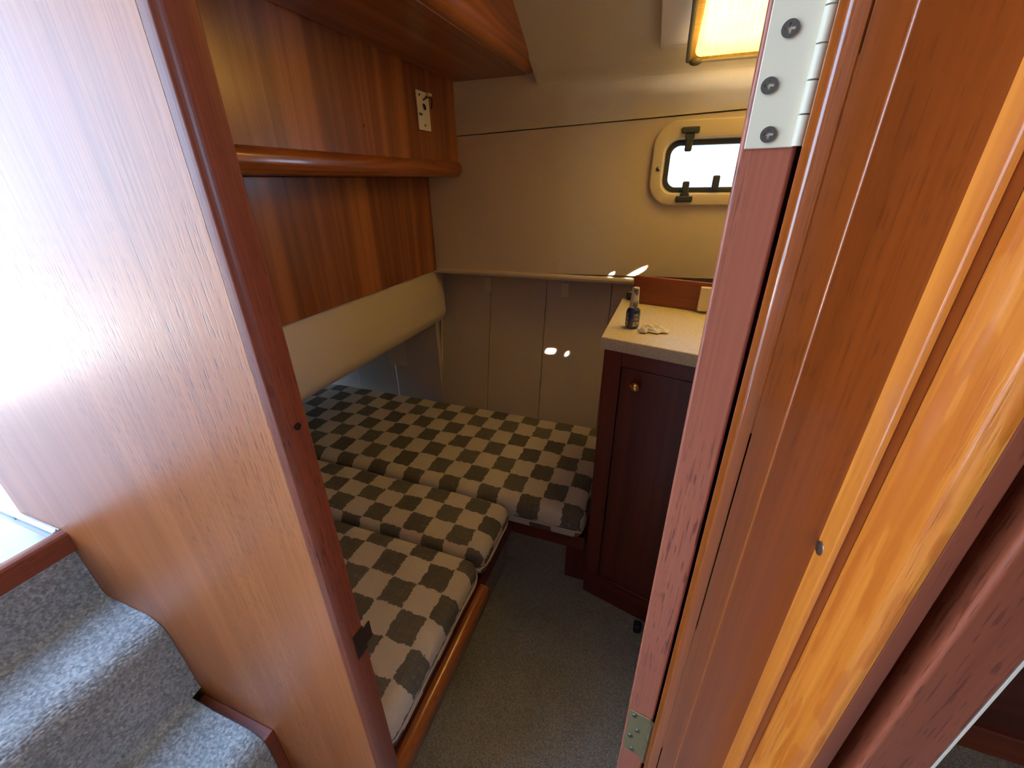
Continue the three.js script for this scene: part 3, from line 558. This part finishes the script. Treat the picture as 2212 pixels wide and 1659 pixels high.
{
  const w = struct('window_2', 'roof hatch with white frame in the sloping headliner', 'hatch');
  const fl = rrShape(-0.102, 0.44, 0.073, 0.655, 0.012); fl.holes.push(rrHole(0.002, 0.366, 0.088, 0.612, 0.02));
  part(w, 'frame', onSlope(toCreasedNormals(new THREE.ExtrudeGeometry(fl, { depth: 0.014, bevelEnabled: true, bevelSize: 0.003, bevelThickness: 0.003, bevelSegments: 3 }).translate(0, 0, 0.003), 0.7)), M.white, 'white plastic frame');
  part(w, 'pane', onSlope(new THREE.ShapeGeometry(rrShape(-0.02, 0.415, 0.08, 0.63, 0.01)).translate(0, 0, -0.034)), M.glass);
}
{
  const s = thing('hatch_shade', 'yellow translucent fabric shade hanging over the roof hatch', 'shade');
  const clothTex = dataTex(512, 512, (u, v) => { const a = vnoise(u * 90, v * 6, 90, 6, 701), b = vnoise(u * 6, v * 90, 6, 90, 702), c = 0.9 + 0.12 * (a - 0.5) + 0.12 * (b - 0.5); return [230 * c, 182 * c, 84 * c]; }, true, 0.25, 0.25);
  // cloth with small holes added near its top to throw sun specks on the hull
  const sh = shapeOf([[-0.028, 0.26], [0.445, 0.26], [0.445, 0.662], [-0.028, 0.662]]);
  for (const [hx, hy, ha, hb, ht] of HOLES) { const e = new THREE.Path(); e.absellipse(hx, hy, ha, hb, 0, Math.PI * 2, false, ht); sh.holes.push(e); }
  const top = new THREE.ShapeGeometry(sh, 8).translate(0, 0, 0.025), low = new THREE.PlaneGeometry(0.473, 0.20, 1, 16), lp = low.attributes.position;
  for (let i = 0; i < lp.count; i++) { const t = 0.5 - lp.getY(i) / 0.20; lp.setXYZ(i, lp.getX(i) + 0.2085, 0.26 - t * 0.211, 0.025 + 0.017 * t * t); } // hangs free at the bottom
  low.computeVertexNormals(); const g = merge([top, low]);
  part(s, 'fabric', boxUV(onSlope(g)), new THREE.MeshPhysicalMaterial({ map: clothTex, roughness: 1, transmission: 0.55, thickness: 0, side: THREE.DoubleSide }));
  part(s, 'side_hem', onSlope(tube([[-0.026, 0.050, 0.042], [-0.027, 0.11, 0.036], [-0.026, 0.17, 0.029], [-0.026, 0.35, 0.026], [-0.026, 0.64, 0.026]], 0.006, 24, 8)), plain(0x9aa08e, 0.9), 'grey-green folded side hem');
  part(s, 'bottom_rod', onSlope(tube([[-0.026, 0.048, 0.042], [0.06, 0.049, 0.043], [0.25, 0.047, 0.043], [0.43, 0.048, 0.042]], 0.005, 24, 8)), plain(0xd8d6c4, 0.5), 'pale rod in the lower hem');
  part(s, 'knot', onSlope(new THREE.SphereGeometry(0.011, 16, 10).scale(1.5, 0.8, 0.9).translate(-0.006, 0.053, 0.048)), plain(0x6e6a62, 0.7), 'gathered dark fabric corner');
}

// ------------------------------------------------------------------ open cabin door with hinges
function screwGeo(R, T) { // countersunk cross-head screw lying in the xy plane, facing +z
  const s = new THREE.Shape(); s.absarc(0, 0, R, 0, Math.PI * 2);
  const a = R * 0.14, b = R * 0.58, h = new THREE.Path(); [[a, b], [a, a], [b, a], [b, -a], [a, -a], [a, -b], [-a, -b], [-a, -a], [-b, -a], [-b, a], [-a, a], [-a, b]].forEach(([x, y], i) => (i ? h.lineTo(x, y) : h.moveTo(x, y))); s.holes.push(h);
  return merge([new THREE.ExtrudeGeometry(s, { depth: T, bevelEnabled: true, bevelSize: -R * 0.1, bevelThickness: T * 0.4, bevelSegments: 2, curveSegments: 12 }).translate(0, 0, 0), new THREE.CircleGeometry(R * 0.85, 20).translate(0, 0, -T * 0.3)]);
}
{
  const d = struct('door_1', 'varnished wood cabin door swung open into the cabin seen on its hinge edge', 'door');
  d.position.set(0.0310, 0, -0.320); d.rotation.y = -0.16;
  part(d, 'leaf', woodUV(rb(0, 0.0302, 0.012, 1.85, -0.42, 0, 0.0025), 'y', 1), M.doorEdge, 'pinkish brown door edge');
  const hinge = (y0, y1, mat, screws, sm, label, R) => {
    const h = part(d, 'hinge', merge([rb(0.0028, 0.0282, y0, y1, 0, 0.0016, 0.0007), ...[0, 1, 2, 3, 4].map((k) => new THREE.CylinderGeometry(0.0030, 0.0030, (y1 - y0) / 5 - 0.0008, 14).translate(0.0298, y0 + (y1 - y0) * (k + 0.5) / 5, 0.004))]), mat, label);
    for (const [x, y] of screws) part(h, 'screw', screwGeo(R, 0.0007).translate(x, y, 0.0018), sm, 'cross-head screw');
  };
  hinge(1.3665, 1.4445, M.creamPlate, [[0.0135, 1.4222], [0.0093, 1.3975], [0.0142, 1.3735]], plain(0x6d6a63, 0.45, { metalness: 0.8 }), 'white painted hinge leaf', 0.0042);
  hinge(0.668, 0.758, M.brass, [[0.009, 0.750], [0.016, 0.722], [0.009, 0.703], [0.014, 0.676]], M.steel, 'tarnished brass hinge leaf', 0.0030);
}
single('door_stop', rb(0.06, 0.085, 0.0, 0.035, -0.985, -0.955, 0.008, 3), M.black, 'small black rubber door stop at the foot of the cabinet', 'door stop');
{ // fittings on the left edge strip
  const k = thing('strike_plate', 'dark bronze latch strike on the edge of the doorway', 'strike');
  part(k, 'plate', rb(XL, XL + 0.002, 0.69, 0.742, -0.304, -0.282, 0.0008), M.darkBrass);
  part(k, 'lip', rb(XL, XL + 0.0022, 0.700, 0.735, -0.318, -0.303, 0.0008), M.darkBrass);
  single('edge_screw', screwGeo(0.0045, 0.0008).rotateY(Math.PI / 2).translate(XL + 0.0002, 1.108, -0.289), M.darkBrass, 'dark screw head in the reddish edge strip', 'screw');
  single('bead_screw', screwGeo(0.0050, 0.0008).rotateY(-Math.PI / 2).translate(0.1238, 1.125, -0.262), M.steel, 'steel screw head in the golden bead', 'screw');
}
renderer.render(scene, camera);
